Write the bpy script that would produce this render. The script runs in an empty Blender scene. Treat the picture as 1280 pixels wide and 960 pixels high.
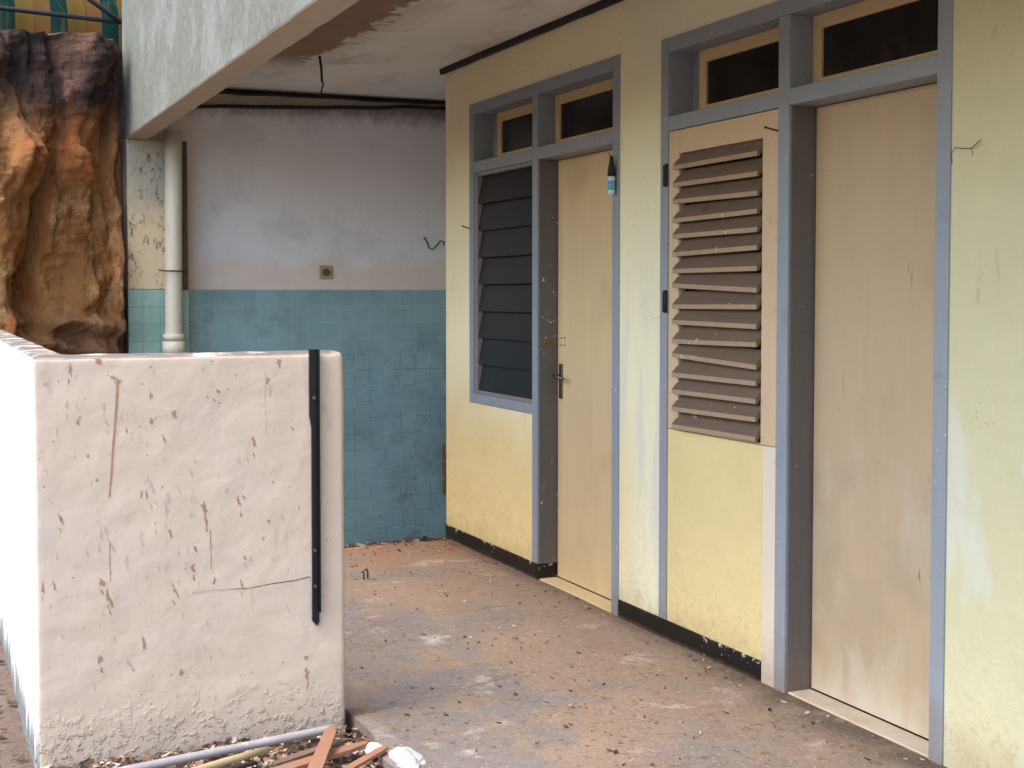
import bpy, bmesh, math, random
from mathutils import Vector, Matrix, noise
R = math.radians
scene = bpy.context.scene
col = scene.collection
random.seed(7)

# ------------------------------------------------------------------ camera
cam_data = bpy.data.cameras.new('camera')
cam = bpy.data.objects.new('camera', cam_data); col.objects.link(cam)
cam.location = (0, 0, 1.45)
cam.rotation_euler = (R(90-2.4), 0, -math.atan(747/1693))
cam_data.sensor_width = 36; cam_data.lens = 36*1693/1280
cam_data.shift_y = -43/1280
cam_data.clip_end = 2000; cam_data.clip_start = 0.05
scene.camera = cam

# ------------------------------------------------------------------ material nodes
class NT:
    def __init__(s, name):
        s.m = bpy.data.materials.new(name); s.m.use_nodes = True
        s.n = s.m.node_tree.nodes; s.l = s.m.node_tree.links
        s.b = s.n['Principled BSDF']
        g = s.n.new('ShaderNodeNewGeometry'); s.pos = g.outputs['Position']
        sp = s.n.new('ShaderNodeSeparateXYZ'); s.l.new(s.pos, sp.inputs[0])
        s.x, s.y, s.z = sp.outputs
    def put(s, v, sock):
        if hasattr(v, 'is_linked') or isinstance(v, bpy.types.NodeSocket): s.l.new(v, sock)
        elif isinstance(v, tuple): sock.default_value = (*v, 1) if len(v) == 3 and sock.type == 'RGBA' else v
        else: sock.default_value = v
    def math(s, op, a, b=0.0, clamp=False):
        n = s.n.new('ShaderNodeMath'); n.operation = op; n.use_clamp = clamp
        s.put(a, n.inputs[0]); s.put(b, n.inputs[1]); return n.outputs[0]
    def noise(s, scale, detail=4, rough=0.6, stretch=(1, 1, 1), off=(0, 0, 0), dist=0.0):
        mp = s.n.new('ShaderNodeMapping'); s.l.new(s.pos, mp.inputs[0])
        mp.inputs['Scale'].default_value = stretch; mp.inputs['Location'].default_value = off
        n = s.n.new('ShaderNodeTexNoise'); n.inputs['Scale'].default_value = scale
        n.inputs['Detail'].default_value = detail; n.inputs['Roughness'].default_value = rough
        n.inputs['Distortion'].default_value = dist
        s.l.new(mp.outputs[0], n.inputs['Vector']); return n.outputs['Fac']
    def vor(s, scale, feature='F1', stretch=(1, 1, 1), off=(0, 0, 0), rnd=1.0, warp=0.0):
        mp = s.n.new('ShaderNodeMapping'); mp.inputs['Scale'].default_value = stretch
        mp.inputs['Location'].default_value = off
        src = s.pos
        if warp:
            nn = s.n.new('ShaderNodeTexNoise'); nn.inputs['Scale'].default_value = scale*1.7
            nn.inputs['Detail'].default_value = 4
            s.l.new(s.pos, nn.inputs['Vector'])
            vm = s.n.new('ShaderNodeVectorMath'); vm.operation = 'MULTIPLY_ADD'
            s.l.new(nn.outputs['Color'], vm.inputs[0]); vm.inputs[1].default_value = (warp,)*3
            s.l.new(s.pos, vm.inputs[2]); src = vm.outputs[0]
        s.l.new(src, mp.inputs[0])
        n = s.n.new('ShaderNodeTexVoronoi'); n.feature = feature; n.inputs['Scale'].default_value = scale
        n.inputs['Randomness'].default_value = rnd
        s.l.new(mp.outputs[0], n.inputs['Vector']); return n.outputs['Distance']
    def ramp(s, v, a, b):                      # smoothstep a..b -> 0..1 (a > b reverses)
        n = s.n.new('ShaderNodeMapRange'); n.interpolation_type = 'SMOOTHSTEP'
        s.put(v, n.inputs[0])
        if a < b: n.inputs[1].default_value = a; n.inputs[2].default_value = b; return n.outputs[0]
        n.inputs[1].default_value = b; n.inputs[2].default_value = a
        n.inputs[3].default_value = 1; n.inputs[4].default_value = 0; return n.outputs[0]
    def mix(s, f, a, b):
        n = s.n.new('ShaderNodeMix'); n.data_type = 'RGBA'
        s.put(f, n.inputs[0]); s.put(a, n.inputs[6]); s.put(b, n.inputs[7]); return n.outputs[2]
    def mul(s, *v):
        o = v[0]
        for w in v[1:]: o = s.math('MULTIPLY', o, w)
        return o
    def bump(s, h, dist=0.003, strength=1.0):
        n = s.n.new('ShaderNodeBump'); n.inputs['Distance'].default_value = dist
        n.inputs['Strength'].default_value = strength
        s.put(h, n.inputs['Height'])
        if s.b.inputs['Normal'].is_linked:
            s.l.new(s.b.inputs['Normal'].links[0].from_socket, n.inputs['Normal'])
        s.l.new(n.outputs[0], s.b.inputs['Normal'])
    def done(s, c, rough=0.85, spec=0.3, metal=0.0):
        s.put(c, s.b.inputs['Base Color']); s.put(rough, s.b.inputs['Roughness'])
        s.b.inputs['Specular IOR Level'].default_value = spec
        s.b.inputs['Metallic'].default_value = metal
        return s.m

def cracks(t, scale, off, thr=0.62, width=0.006, warp=0.25):
    d = t.vor(scale, 'DISTANCE_TO_EDGE', off=off, warp=warp)
    line = t.ramp(d, width, 0.0)
    gate = t.ramp(t.noise(0.9, 2, off=(off[1]+3, off[0], 5)), thr, thr+0.05)
    return t.mul(line, gate)

def lin(r, g, b):
    f = lambda c: (c/255/12.92) if c/255 <= .04045 else ((c/255+.055)/1.055)**2.4
    return (f(r), f(g), f(b))

# ---- plaster of the facade
t = NT('facade_plaster')
base = t.mix(t.noise(2.2, 5), lin(236, 227, 190), lin(226, 216, 180))
base = t.mix(t.ramp(t.math('ADD', t.z, t.mul(t.noise(1.5, 3), 0.5)), 1.45, 0.75), base, t.mix(t.noise(5, 5), lin(226, 204, 148), lin(212, 189, 134)))
base = t.mix(t.ramp(t.y, 5.5, 5.0), base, t.mix(t.noise(3, 4), lin(226, 222, 190), lin(218, 216, 184)))
green = t.mix(t.noise(3.2, 5), lin(202, 198, 162), lin(190, 188, 153))
base = t.mix(t.ramp(t.y, 3.6, 3.4), base, green)
pn = t.mul(t.ramp(t.z, 1.0, .88), t.ramp(t.y, 4.93, 4.90), t.ramp(t.y, 4.1, 4.15))
base = t.mix(pn, base, t.mix(t.noise(3, 6, .65), lin(218, 203, 152), lin(202, 184, 130)))
pale = t.mul(t.ramp(t.noise(3.2, 3, stretch=(1, 1, .35), off=(3, 1, 0), dist=.4), .50, .62), t.ramp(t.z, 1.35, 0.9), t.ramp(t.y, 3.6, 3.4))
base = t.mix(t.mul(pale, .5), base, lin(205, 208, 205))
pale2 = t.mul(t.ramp(t.noise(7, 4, stretch=(1, 1, .18), off=(0, 4, 1)), .42, .60), t.ramp(t.z, 1.7, 1.2), t.ramp(t.y, 5.35, 5.3), t.ramp(t.y, 4.9, 4.95))
base = t.mix(t.mul(pale2, .8), base, lin(208, 205, 190))
grime = t.mul(t.ramp(t.noise(14, 6, .7, stretch=(1, 1, .3)), .58, .75), t.ramp(t.noise(1.3, 2, off=(4, 0, 2)), .5, .65))
base = t.mix(t.mul(grime, .55), base, lin(120, 108, 76))
fleck = t.ramp(t.vor(55, off=(1, 2, 3)), .16, .10)
base = t.mix(t.mul(fleck, t.ramp(t.noise(2.5, 2), .58, .66), .7), base, lin(90, 80, 60))
low = t.mul(t.ramp(t.math('ADD', t.z, t.mul(t.noise(9, 4), .12)), .26, .10), .35)
base = t.mix(low, base, lin(150, 128, 92))
base = t.mix(t.mul(cracks(t, 2.1, (2, 9, 4), .66, .003), .55), base, lin(95, 85, 60))
spl = t.mul(t.ramp(t.noise(26, 7, .8), .50, .60), t.ramp(t.math('ADD', t.z, t.mul(t.noise(6, 4), .4)), .62, .25), .32)
base = t.mix(spl, base, lin(150, 118, 84))
t.bump(t.noise(3.5, 3), .014); t.bump(t.noise(18, 5, .6, dist=.5), .004); t.bump(t.noise(90, 6, .7), .002)
M_facade = t.done(base, .8)

def paint(name, c1, c2, dirt=(60, 55, 50), dirt_amt=.5, rough=.5, grain=(1, 1, .12), gs=18, bumpd=.0015):
    t = NT(name)
    c = t.mix(t.noise(gs, 5, .6, stretch=grain), lin(*c1), lin(*c2))
    c = t.mix(t.mul(t.ramp(t.noise(6, 6, .75), .58, .76), dirt_amt), c, lin(*dirt))
    c = t.mix(t.mul(t.ramp(t.vor(70), .14, .09), t.ramp(t.noise(5, 2, off=(7, 0, 0)), .56, .64), .8), c, lin(*dirt))
    c = t.mix(t.mul(t.ramp(t.math('ADD', t.z, t.mul(t.noise(9, 6, .75), .35)), .42, .16), .55), c, lin(118, 98, 82))
    chip = t.mul(t.ramp(t.noise(34, 4, .6, off=(3, 8, 1)), .66, .68), t.ramp(t.noise(4, 3, off=(8, 1, 1)), .50, .58))
    c = t.mix(t.mul(chip, .9), c, lin(196, 184, 164)); t.bump(t.math('MULTIPLY', chip, -1), .001)
    t.bump(t.noise(gs*4, 5, .7, stretch=grain), bumpd)
    t.bump(t.noise(4, 3), .006)
    return t.done(c, t.mix(t.noise(9, 4), (rough-.1,)*3, (rough+.15,)*3), .4)

M_frame = paint('blue_grey_paint', (142, 150, 157), (127, 135, 142), (88, 84, 84), .45, .5)
M_jamb = paint('jamb_brown_grey', (102, 97, 94), (88, 84, 82), (70, 62, 56), .6, .6)  # darker brown-grey for the mullion faces towards the doors
M_sash = paint('cream_sash_paint', (206, 184, 140), (190, 168, 124), (110, 95, 70), .4, .55)
M_shutter = paint('tan_shutter_paint', (200, 177, 146), (186, 162, 130), (120, 96, 72), .4, .6)
M_slat = paint('brown_slat_paint', (114, 92, 74), (94, 75, 62), (60, 48, 42), .6, .65, grain=(1, .15, 1))
M_slatlip = paint('lit_slat_edge_paint', (164, 142, 118), (142, 120, 98), (70, 58, 48), .6, .65)  # light on the slat lips painted in as a paler brown
M_strip = paint('pale_cover_strip_paint', (214, 206, 194), (196, 180, 150), (160, 140, 110), .5, .7, gs=6)
M_whitepipe = paint('pale_pvc', (214, 210, 197), (200, 192, 172), (120, 112, 96), .35, .4)
M_greypipe = paint('grey_conduit', (196, 200, 208), (176, 180, 190), (110, 104, 98), .4, .35, grain=(.2, 1, 1))

# ---- doors
def door_mat(name, a, b, streak, low=None):
    t = NT(name)
    c = t.mix(t.noise(7, 6, .65, stretch=(1, 1, .16)), lin(*a), lin(*b))
    c = t.mix(t.mul(t.ramp(t.noise(16, 5, .7, stretch=(1, 1, .09)), .45, .75), .22), c, lin(*streak))
    c = t.mix(t.mul(t.ramp(t.noise(1.8, 5, .6), .50, .68), .5), c, lin(*streak))
    if low:
        mask = t.mul(t.ramp(t.math('ADD', t.z, t.mul(t.noise(8, 3, stretch=(1, 1, .4)), .5)), .46, .20), .5)
        c = t.mix(mask, c, lin(*low))
        m2 = t.mul(t.ramp(t.noise(5, 5, .6, stretch=(1, 1, .5), off=(2, 2, 0)), .45, .75), t.ramp(t.z, 1.3, .7), .28)
        c = t.mix(m2, c, lin(*low))
    sc = t.mul(t.ramp(t.noise(22, 3, .5, stretch=(1, 1.6, .22), off=(3, 0, 1), dist=1.5), .735, .75), .6)
    c = t.mix(sc, c, lin(96, 74, 52))
    c = t.mix(t.mul(t.ramp(t.vor(48, off=(3, 3, 3)), .10, .05), t.ramp(t.noise(4, 2), .5, .6), .8), c, lin(80, 64, 50))
    t.bump(t.noise(90, 5, .7, stretch=(1, 1, .08)), .0012); t.bump(t.noise(3, 2), .006)
    return t.done(c, t.mix(t.noise(6, 4), (.5,)*3, (.7,)*3), .35)
M_door1 = door_mat('cream_door_veneer', (208, 185, 144), (194, 171, 130), (176, 154, 116))
M_door2 = door_mat('tan_door_veneer', (184, 163, 134), (172, 152, 124), (156, 140, 116), (200, 194, 180))

# ---- ceiling
STA, STB = 1.80, 1.75
t = NT('ceiling_plaster')
c = t.mix(t.noise(1.6, 5), lin(232, 234, 230), lin(216, 217, 212))
c = t.mix(t.mul(t.ramp(t.noise(2.6, 5, stretch=(1, .45, 1)), .52, .7), .4), c, lin(150, 140, 136))
edge = t.math('SUBTRACT', t.x, t.mul(t.noise(4.5, 7, .72, off=(0, 3, 0)), .62))
gate = t.mul(t.ramp(t.y, 8.0, 7.3), t.ramp(t.y, 3.8, 4.5))
st = t.mul(t.ramp(edge, STA, STB), gate)
c = t.mix(t.mul(st, .9), c, t.mix(t.noise(8, 4), lin(112, 80, 62), lin(140, 106, 84)))
st2 = t.mul(t.ramp(edge, STA+.18, STB+.06), t.ramp(t.y, 8.2, 7.2), .30)
c = t.mix(st2, c, lin(140, 114, 100))
ring = t.mul(t.ramp(t.noise(5, 7, .7, off=(9, 2, 0)), .60, .66), t.ramp(t.noise(1.1, 2, off=(1, 1, 0)), .5, .6), .35)
c = t.mix(ring, c, lin(120, 108, 104))
t.bump(t.noise(5, 4), .01); t.bump(t.noise(80, 4), .001)
M_ceiling = t.done(c, .85)

# ---- rough concrete of the beam
t = NT('beam_roughcast')
c = t.mix(t.ramp(t.noise(70, 7, .8, stretch=(1, 1, .4)), .26, .74), lin(136, 137, 127), lin(86, 90, 83))
c = t.mix(t.mul(t.ramp(t.noise(3, 4), .45, .65), .45), c, lin(146, 151, 148))
c = t.mix(t.mul(t.ramp(t.noise(75, 6, .8, stretch=(1, 1, .35), off=(5, 5, 5)), .54, .66), .6), c, lin(70, 78, 79))
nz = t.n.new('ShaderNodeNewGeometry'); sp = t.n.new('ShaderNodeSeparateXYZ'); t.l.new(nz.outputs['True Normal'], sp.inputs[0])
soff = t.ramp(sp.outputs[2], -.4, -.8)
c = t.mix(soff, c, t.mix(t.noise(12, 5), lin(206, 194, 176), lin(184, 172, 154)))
t.bump(t.noise(48, 6, .75, stretch=(1, 1, .22)), .010); t.bump(t.noise(5, 3), .01)
M_beam = t.done(c, .9)

# ---- back wall plaster
t = NT('back_wall_plaster')
c = t.mix(t.noise(1.7, 5), lin(228, 233, 240), lin(216, 221, 230))
c = t.mix(t.mul(t.ramp(t.noise(2.4, 5, off=(1, 4, 2)), .47, .66), .5), c, lin(194, 198, 206))
warm = t.math('MULTIPLY', t.ramp(t.math('ADD', t.z, t.mul(t.noise(3, 3), .3)), 1.90, 1.72), 1.0)
c = t.mix(t.mul(warm, .75), c, t.mix(t.noise(8, 4), lin(222, 210, 198), lin(206, 194, 182)))
warm2 = t.ramp(t.math('ADD', t.x, t.mul(t.noise(3, 4), .25)), 1.88, 1.74)
c = t.mix(t.mul(warm2, .6), c, lin(214, 200, 182))
top_dark = t.mul(t.ramp(t.math('ADD', t.z, t.mul(t.noise(12, 6, .75), .22)), 2.66, 2.80), .85)  # darker band along the top of the wall
c = t.mix(top_dark, c, lin(110, 104, 102))
spk = t.mul(t.ramp(t.vor(30), .14, .08), t.ramp(t.noise(5, 3), .6, .68), .8)
c = t.mix(spk, c, lin(74, 70, 68))
c = t.mix(t.mul(cracks(t, 2.5, (5, 2, 8), .58, .006), .75), c, lin(90, 88, 92))
t.bump(t.noise(5, 4), .012); t.bump(t.noise(45, 5, .65), .003)
M_back = t.done(c, .85)

# ---- pillar plaster (mildewed)
t = NT('pillar_plaster')
c = t.mix(t.noise(6, 5), lin(232, 212, 176), lin(218, 198, 162))
g = t.ramp(t.math('ADD', t.z, t.mul(t.noise(7, 6, .7, stretch=(1, 1, .5)), .9)), 2.25, 2.75)
c = t.mix(t.mul(g, .8), c, lin(158, 164, 158))
sp_ = t.mul(t.ramp(t.noise(22, 6, .8, stretch=(1, 1, .5)), .52, .60), t.ramp(t.noise(5, 3), .38, .52))
c = t.mix(t.mul(sp_, .85), c, lin(104, 92, 70))
t.bump(t.noise(26, 6, .8, stretch=(1, 1, .5)), .006)
c = t.mix(t.mul(t.ramp(t.math('ADD', t.x, t.mul(t.noise(9, 4), .05)), 1.535, 1.565), .9), c, lin(70, 64, 60))  # dark strip by the drainpipe: stain with the gap's shadow painted in
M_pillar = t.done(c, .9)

# ---- tiles
def tile_mat(name, a, b, grout, dirt_amt):
    t = NT(name)
    cb = t.n.new('ShaderNodeCombineXYZ')
    t.l.new(t.x, cb.inputs[0]); t.l.new(t.math('ADD', t.z, 0.042), cb.inputs[1])
    br = t.n.new('ShaderNodeTexBrick'); br.offset = 0; br.squash = 1
    t.l.new(cb.outputs[0], br.inputs['Vector'])
    br.inputs['Scale'].default_value = 1; br.inputs['Brick Width'].default_value = .108
    br.inputs['Row Height'].default_value = .108; br.inputs['Mortar Size'].default_value = .0022
    br.inputs['Mortar Smooth'].default_value = .3; br.inputs['Bias'].default_value = 0
    br.inputs['Color1'].default_value = (*lin(*a), 1); br.inputs['Color2'].default_value = (*lin(*b), 1)
    br.inputs['Mortar'].default_value = (*lin(*grout), 1)
    c = br.outputs['Color']
    c = t.mix(t.mul(t.ramp(t.noise(2.2, 5), .42, .68), .45), c, lin(*[int(v*.72) for v in a]))
    c = t.mix(t.mul(t.ramp(t.noise(5, 6, .7, off=(0, 0, 5)), .54, .70), dirt_amt), c, lin(74, 86, 80))
    hl = t.mul(br.outputs['Fac'], t.ramp(t.noise(9, 4, off=(2, 0, 0)), .48, .56), t.ramp(t.z, 1.3, 1.0))
    c = t.mix(t.mul(hl, .75), c, lin(74, 96, 98))
    c = t.mix(t.mul(t.ramp(t.noise(7, 5, off=(6, 0, 0)), .58, .7), t.ramp(t.z, .4, 0), .5), c, lin(120, 96, 74))
    inv = t.math('SUBTRACT', 1.0, br.outputs['Fac'])
    t.bump(inv, .0008); t.bump(t.noise(12, 3), .002)
    return t.done(c, t.mix(t.noise(8, 5), (.25,)*3, (.5,)*3), .45)
M_tile = tile_mat('teal_glazed_tile', (134, 172, 178), (130, 168, 174), (158, 190, 194), .25)
M_tile2 = tile_mat('lit_green_glazed_tile', (150, 186, 174), (142, 178, 166), (118, 150, 140), .25)  # lighter, greener copy of the teal tile, outdoor light painted in

# ---- low wall plaster
t = NT('low_wall_plaster')
c = t.mix(t.noise(2.4, 5), lin(210, 191, 172), lin(200, 182, 165))
c = t.mix(t.mul(t.ramp(t.noise(2, 4, off=(3, 3, 3)), .45, .62), .5), c, lin(202, 189, 178))
c = t.mix(t.mul(t.ramp(t.noise(24, 6, .75, stretch=(1, 1, .5)), .56, .74), .35), c, lin(150, 138, 130))
c = t.mix(t.mul(t.ramp(t.noise(7, 6, .75, stretch=(1.3, 1, .6), off=(1, 0, 9)), .60, .72), .35), c, lin(150, 142, 140))
lowd = t.ramp(t.math('ADD', t.z, t.mul(t.noise(9, 5, .7), .3)), .36, .12)
c = t.mix(t.mul(lowd, .35), c, lin(172, 154, 136))
spk = t.mul(t.ramp(t.vor(38, stretch=(1, 1, .7), off=(3, 1, 2)), .13, .06), t.ramp(t.noise(6, 3), .50, .6), .75)
c = t.mix(spk, c, lin(128, 98, 74))
c = t.mix(t.mul(cracks(t, 1.7, (8, 2, 1), .62, .003, .3), .6), c, lin(110, 98, 90))
# bright light on the outer face painted in as white; dark band low down
nz = t.n.new('ShaderNodeNewGeometry'); sp = t.n.new('ShaderNodeSeparateXYZ'); t.l.new(nz.outputs['True Normal'], sp.inputs[0])
side = t.ramp(sp.outputs[0], -.6, -.8)
wht = t.mix(t.noise(5, 4), lin(238, 240, 242), lin(226, 230, 234))
blk = t.ramp(t.math('ADD', t.z, t.mul(t.noise(8, 6, .75, stretch=(1, 1, .25)), .7)), .52, .34)
wht = t.mix(t.mul(blk, .85), wht, lin(66, 70, 70))
c = t.mix(side, c, wht)
top = t.ramp(sp.outputs[2], .6, .85)
c = t.mix(t.mul(top, t.ramp(t.noise(9, 5), .35, .5)), c, lin(112, 104, 98))
blis = t.mul(t.ramp(t.noise(42, 4, .6, off=(2, 2, 2)), .48, .72), t.ramp(t.math('ADD', t.z, t.mul(t.noise(4, 4), .22)), .27, .14))
t.bump(blis, .006); t.bump(t.noise(3.0, 3, .5, dist=.5), .009); t.bump(t.noise(14, 4, .5, dist=.4), .003); t.bump(t.noise(110, 4), .0006)
M_low = t.done(c, .85)

# ---- porch floor
t = NT('porch_floor_cement')
c = t.mix(t.noise(2.2, 6, .6), lin(154, 134, 116), lin(122, 105, 90))
blue = t.ramp(t.math('ADD', t.noise(2.0, 7, .68, stretch=(1, .8, 1), off=(1.3, .4, 0)), t.mul(t.ramp(t.x, 2.5, 1.6), .12)), .50, .64)
c = t.mix(t.mul(blue, t.ramp(t.x, 3.1, 1.9), .8), c, t.mix(t.noise(6, 4), lin(128, 123, 122), lin(104, 101, 102)))
rust = t.ramp(t.noise(3.0, 7, .72, off=(7, 4, 0)), .52, .70)
c = t.mix(t.mul(rust, .7), c, lin(136, 104, 86))
far = t.mul(t.ramp(t.y, 6.6, 7.3), t.ramp(t.noise(5, 4, off=(2, 0, 0)), .35, .5))
c = t.mix(t.mul(far, .7), c, lin(150, 106, 78))
pale = t.ramp(t.noise(3.4, 6, .7, off=(0, 9, 0)), .56, .7)
c = t.mix(t.mul(pale, .55), c, lin(200, 188, 177))
dk = t.mul(t.ramp(t.noise(24, 8, .8, stretch=(1, .9, 1)), .53, .64), t.ramp(t.math('ADD', t.noise(2.4, 5, off=(4, 4, 0)), t.mul(t.ramp(t.y, 5.4, 4.0), .08)), .44, .60))
c = t.mix(t.mul(dk, .85), c, lin(74, 58, 48))
dk2 = t.mul(t.ramp(t.noise(38, 8, .8, off=(9, 9, 0)), .54, .66), .6)
c = t.mix(dk2, c, lin(108, 88, 76))
c = t.mix(t.mul(t.ramp(t.noise(11, 7, .75, stretch=(1.6, 1, 1), off=(3, 9, 0)), .55, .66), .5), c, lin(128, 100, 84))
edge = t.mul(t.ramp(t.x, 2.62, 2.85), t.ramp(t.y, 4.6, 4.0), t.ramp(t.noise(6, 4), .35, .55))
c = t.mix(t.mul(edge, .8), c, lin(74, 66, 58))
c = t.mix(t.mul(t.ramp(t.noise(70, 3), .62, .68), .6), c, lin(190, 176, 162))
t.bump(t.noise(30, 6, .75), .006); t.bump(t.noise(4, 4), .012)
c = t.mix(t.mul(cracks(t, 1.3, (2, 5, 1), .50, .004, .3), .8), c, lin(64, 54, 48))
c = t.mix(t.mul(t.ramp(t.math('ADD', t.x, t.mul(t.noise(7, 7, .8), .42)), 2.93, 3.10), .6), c, lin(96, 76, 62))
c = t.mix(t.mul(t.ramp(t.noise(17, 9, .85, stretch=(1, 1.5, 1), off=(1, 3, 0)), .54, .60), .45), c, lin(104, 82, 68))
M_floor = t.done(c, t.mix(t.noise(3, 4), (.62,)*3, (.9,)*3), .3)

# ---- yard ground
t = NT('yard_soil')
c = t.mix(t.noise(6, 7, .75), lin(150, 128, 112), lin(92, 76, 66))
c = t.mix(t.mul(t.ramp(t.noise(24, 6, .8), .55, .66), .8), c, lin(164, 140, 126))
c = t.mix(t.mul(t.ramp(t.noise(40, 6, .8, off=(4, 0, 0)), .58, .66), .8), c, lin(40, 34, 34))
t.bump(t.noise(24, 6, .75), .03)
M_soil = t.done(c, .95)

# ---- rock
t = NT('weathered_rock')
c = t.mix(t.noise(2.6, 6, .65, stretch=(1, 1, .4)), lin(222, 160, 96), lin(112, 72, 44))
c = t.mix(t.ramp(t.noise(5.5, 6, .65, stretch=(1, 1, .35), off=(5, 1, 2)), .46, .62), c, lin(184, 112, 60))
c = t.mix(t.mul(t.ramp(t.noise(4.0, 6, .7, stretch=(1, 1, .45), off=(9, 3, 2)), .53, .66), .75), c, lin(232, 188, 132))
c = t.mix(t.mul(t.ramp(t.noise(9, 7, .75, stretch=(1.2, 1, .25), off=(2, 8, 2)), .54, .68), .7), c, lin(66, 46, 38))
lowg = t.mul(t.ramp(t.math('ADD', t.z, t.mul(t.noise(3, 4), .3)), 1.55, 1.35), t.ramp(t.x, .66, .80))
c = t.mix(t.mul(lowg, .6), c, t.mix(t.noise(14, 5), lin(158, 130, 110), lin(110, 84, 68)))
soot = t.ramp(t.math('ADD', t.z, t.mul(t.noise(2.2, 5, .6, stretch=(1, 1, .6)), 1.0)), 2.78, 3.2)
sootc = t.mix(t.ramp(t.noise(4.5, 6, .65, stretch=(1, 1, .5), off=(1, 1, 7)), .45, .62), lin(46, 39, 42), lin(122, 90, 78))
c = t.mix(t.mul(soot, .94), c, sootc)
t.bump(t.noise(12, 8, .7, stretch=(1, 1, .4), dist=.6), .09); t.bump(t.noise(60, 6, .7), .008)
M_rock = t.done(c, .85)

# ---- awning cloth
t = NT('striped_awning_cloth')
u = t.math('ADD', t.x, -.555)
fr = t.math('FRACT', t.math('DIVIDE', u, .343))
grn = t.math('LESS_THAN', fr, .33)
brn = t.math('MULTIPLY', t.math('GREATER_THAN', fr, .68), 1.0)
c = t.mix(brn, lin(96, 76, 34), lin(86, 62, 34))
c = t.mix(grn, c, lin(14, 44, 38))
c = t.mix(t.mul(t.ramp(t.noise(9, 5, stretch=(2, 1, .3)), .5, .7), .4), c, lin(90, 76, 54))
M_awning = t.done(c, .95, 0.05)
M_awning.node_tree.nodes['Principled BSDF'].inputs['Transmission Weight'].default_value = 0

def flat(name, c, rough=.6, metal=0., spec=.4, var=.25, sc=20):
    t = NT(name)
    k = t.mix(t.noise(sc, 5), lin(*c), tuple(v*(1-var) for v in lin(*c)))
    t.bump(t.noise(sc*3, 4), .0008)
    return t.done(k, rough, spec, metal)
M_black = flat('black_gloss_paint', (15, 14, 15), .4)
t = NT('chipped_black_skirting')
chip = t.mul(t.ramp(t.math('ADD', t.noise(30, 6, .75), t.mul(t.ramp(t.z, .05, .08), .10)), .62, .65), t.ramp(t.noise(3, 2), .42, .5))
c = t.mix(t.mul(chip, .9), t.mix(t.noise(9, 5), lin(14, 13, 13), lin(30, 27, 25)), lin(190, 176, 156))
c = t.mix(t.mul(t.ramp(t.math('ADD', t.z, t.mul(t.noise(20, 6, .8), .05)), .045, .02), .6), c, lin(104, 84, 70))
t.bump(t.math('MULTIPLY', chip, -1), .002)
M_skirt = t.done(c, .45)
M_trim = flat('black_trim_board', (30, 27, 27), .6)
t = NT('dark_window_glass')
c = t.mix(t.mul(t.ramp(t.noise(7, 7, .75, stretch=(1, 1, .6)), .45, .75), .35), lin(15, 13, 16), lin(70, 64, 62))
M_glass = t.done(c, t.mix(t.noise(12, 6, .7), (.06,)*3, (.38,)*3), .5)
M_louvre = flat('smoked_louvre_glass', (36, 35, 37), .3, spec=.3, sc=8)
M_dark = flat('room_dark', (24, 22, 22), .95)
M_alu = flat('dull_aluminium', (150, 146, 146), .5, .3)
M_steel = flat('worn_steel', (120, 112, 100), .35, .9)
M_brass = flat('old_brass', (140, 104, 56), .45, .7)
M_cable = flat('black_cable', (24, 22, 22), .6)
M_board = flat('dirty_grey_board', (190, 176, 164), .9, var=.45, sc=7)
M_rust = flat('rusty_wire', (70, 48, 38), .8)
M_ivory = flat('ivory_plastic', (176, 160, 128), .45)
M_ivory2 = flat('brown_socket_insert', (98, 84, 66), .5)
M_mud = flat('dried_mud', (182, 146, 116), .95, var=.4, sc=60)
M_mud2 = flat('grey_smear', (198, 183, 172), .95, var=.3, sc=60)
M_crack = flat('crack_shadow_dirt', (120, 106, 98), .95)
M_blue = flat('sky_blue_label_plastic', (96, 168, 200), .35, var=.15)
M_whiteb = flat('white_plastic', (206, 216, 220), .35, var=.1)
M_wood = flat('raw_reddish_wood', (160, 116, 92), .8, var=.4, sc=9)
M_wood2 = flat('grey_brown_wood', (128, 104, 86), .85, var=.5, sc=9)
M_wood3 = flat('dark_wet_wood', (66, 48, 42), .85, var=.5, sc=9)
M_stick = flat('bamboo_skin', (192, 172, 134), .6, var=.4, sc=9)
M_chunk = flat('broken_white_plaster', (196, 194, 194), .9, var=.3, sc=12)
M_leaf = flat('dry_litter', (104, 78, 60), .9, var=.6, sc=30)
M_leaf2 = flat('pale_chips', (196, 180, 160), .9, var=.4, sc=30)
M_leaf3 = flat('dark_chips', (50, 42, 38), .9, var=.4, sc=30)
M_brick = flat('bare_brick', (148, 92, 62), .9, var=.5, sc=20)
M_gap = flat('gap_shade', (34, 30, 30), .9)  # dark colour standing in for shade in the gap above the board

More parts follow.
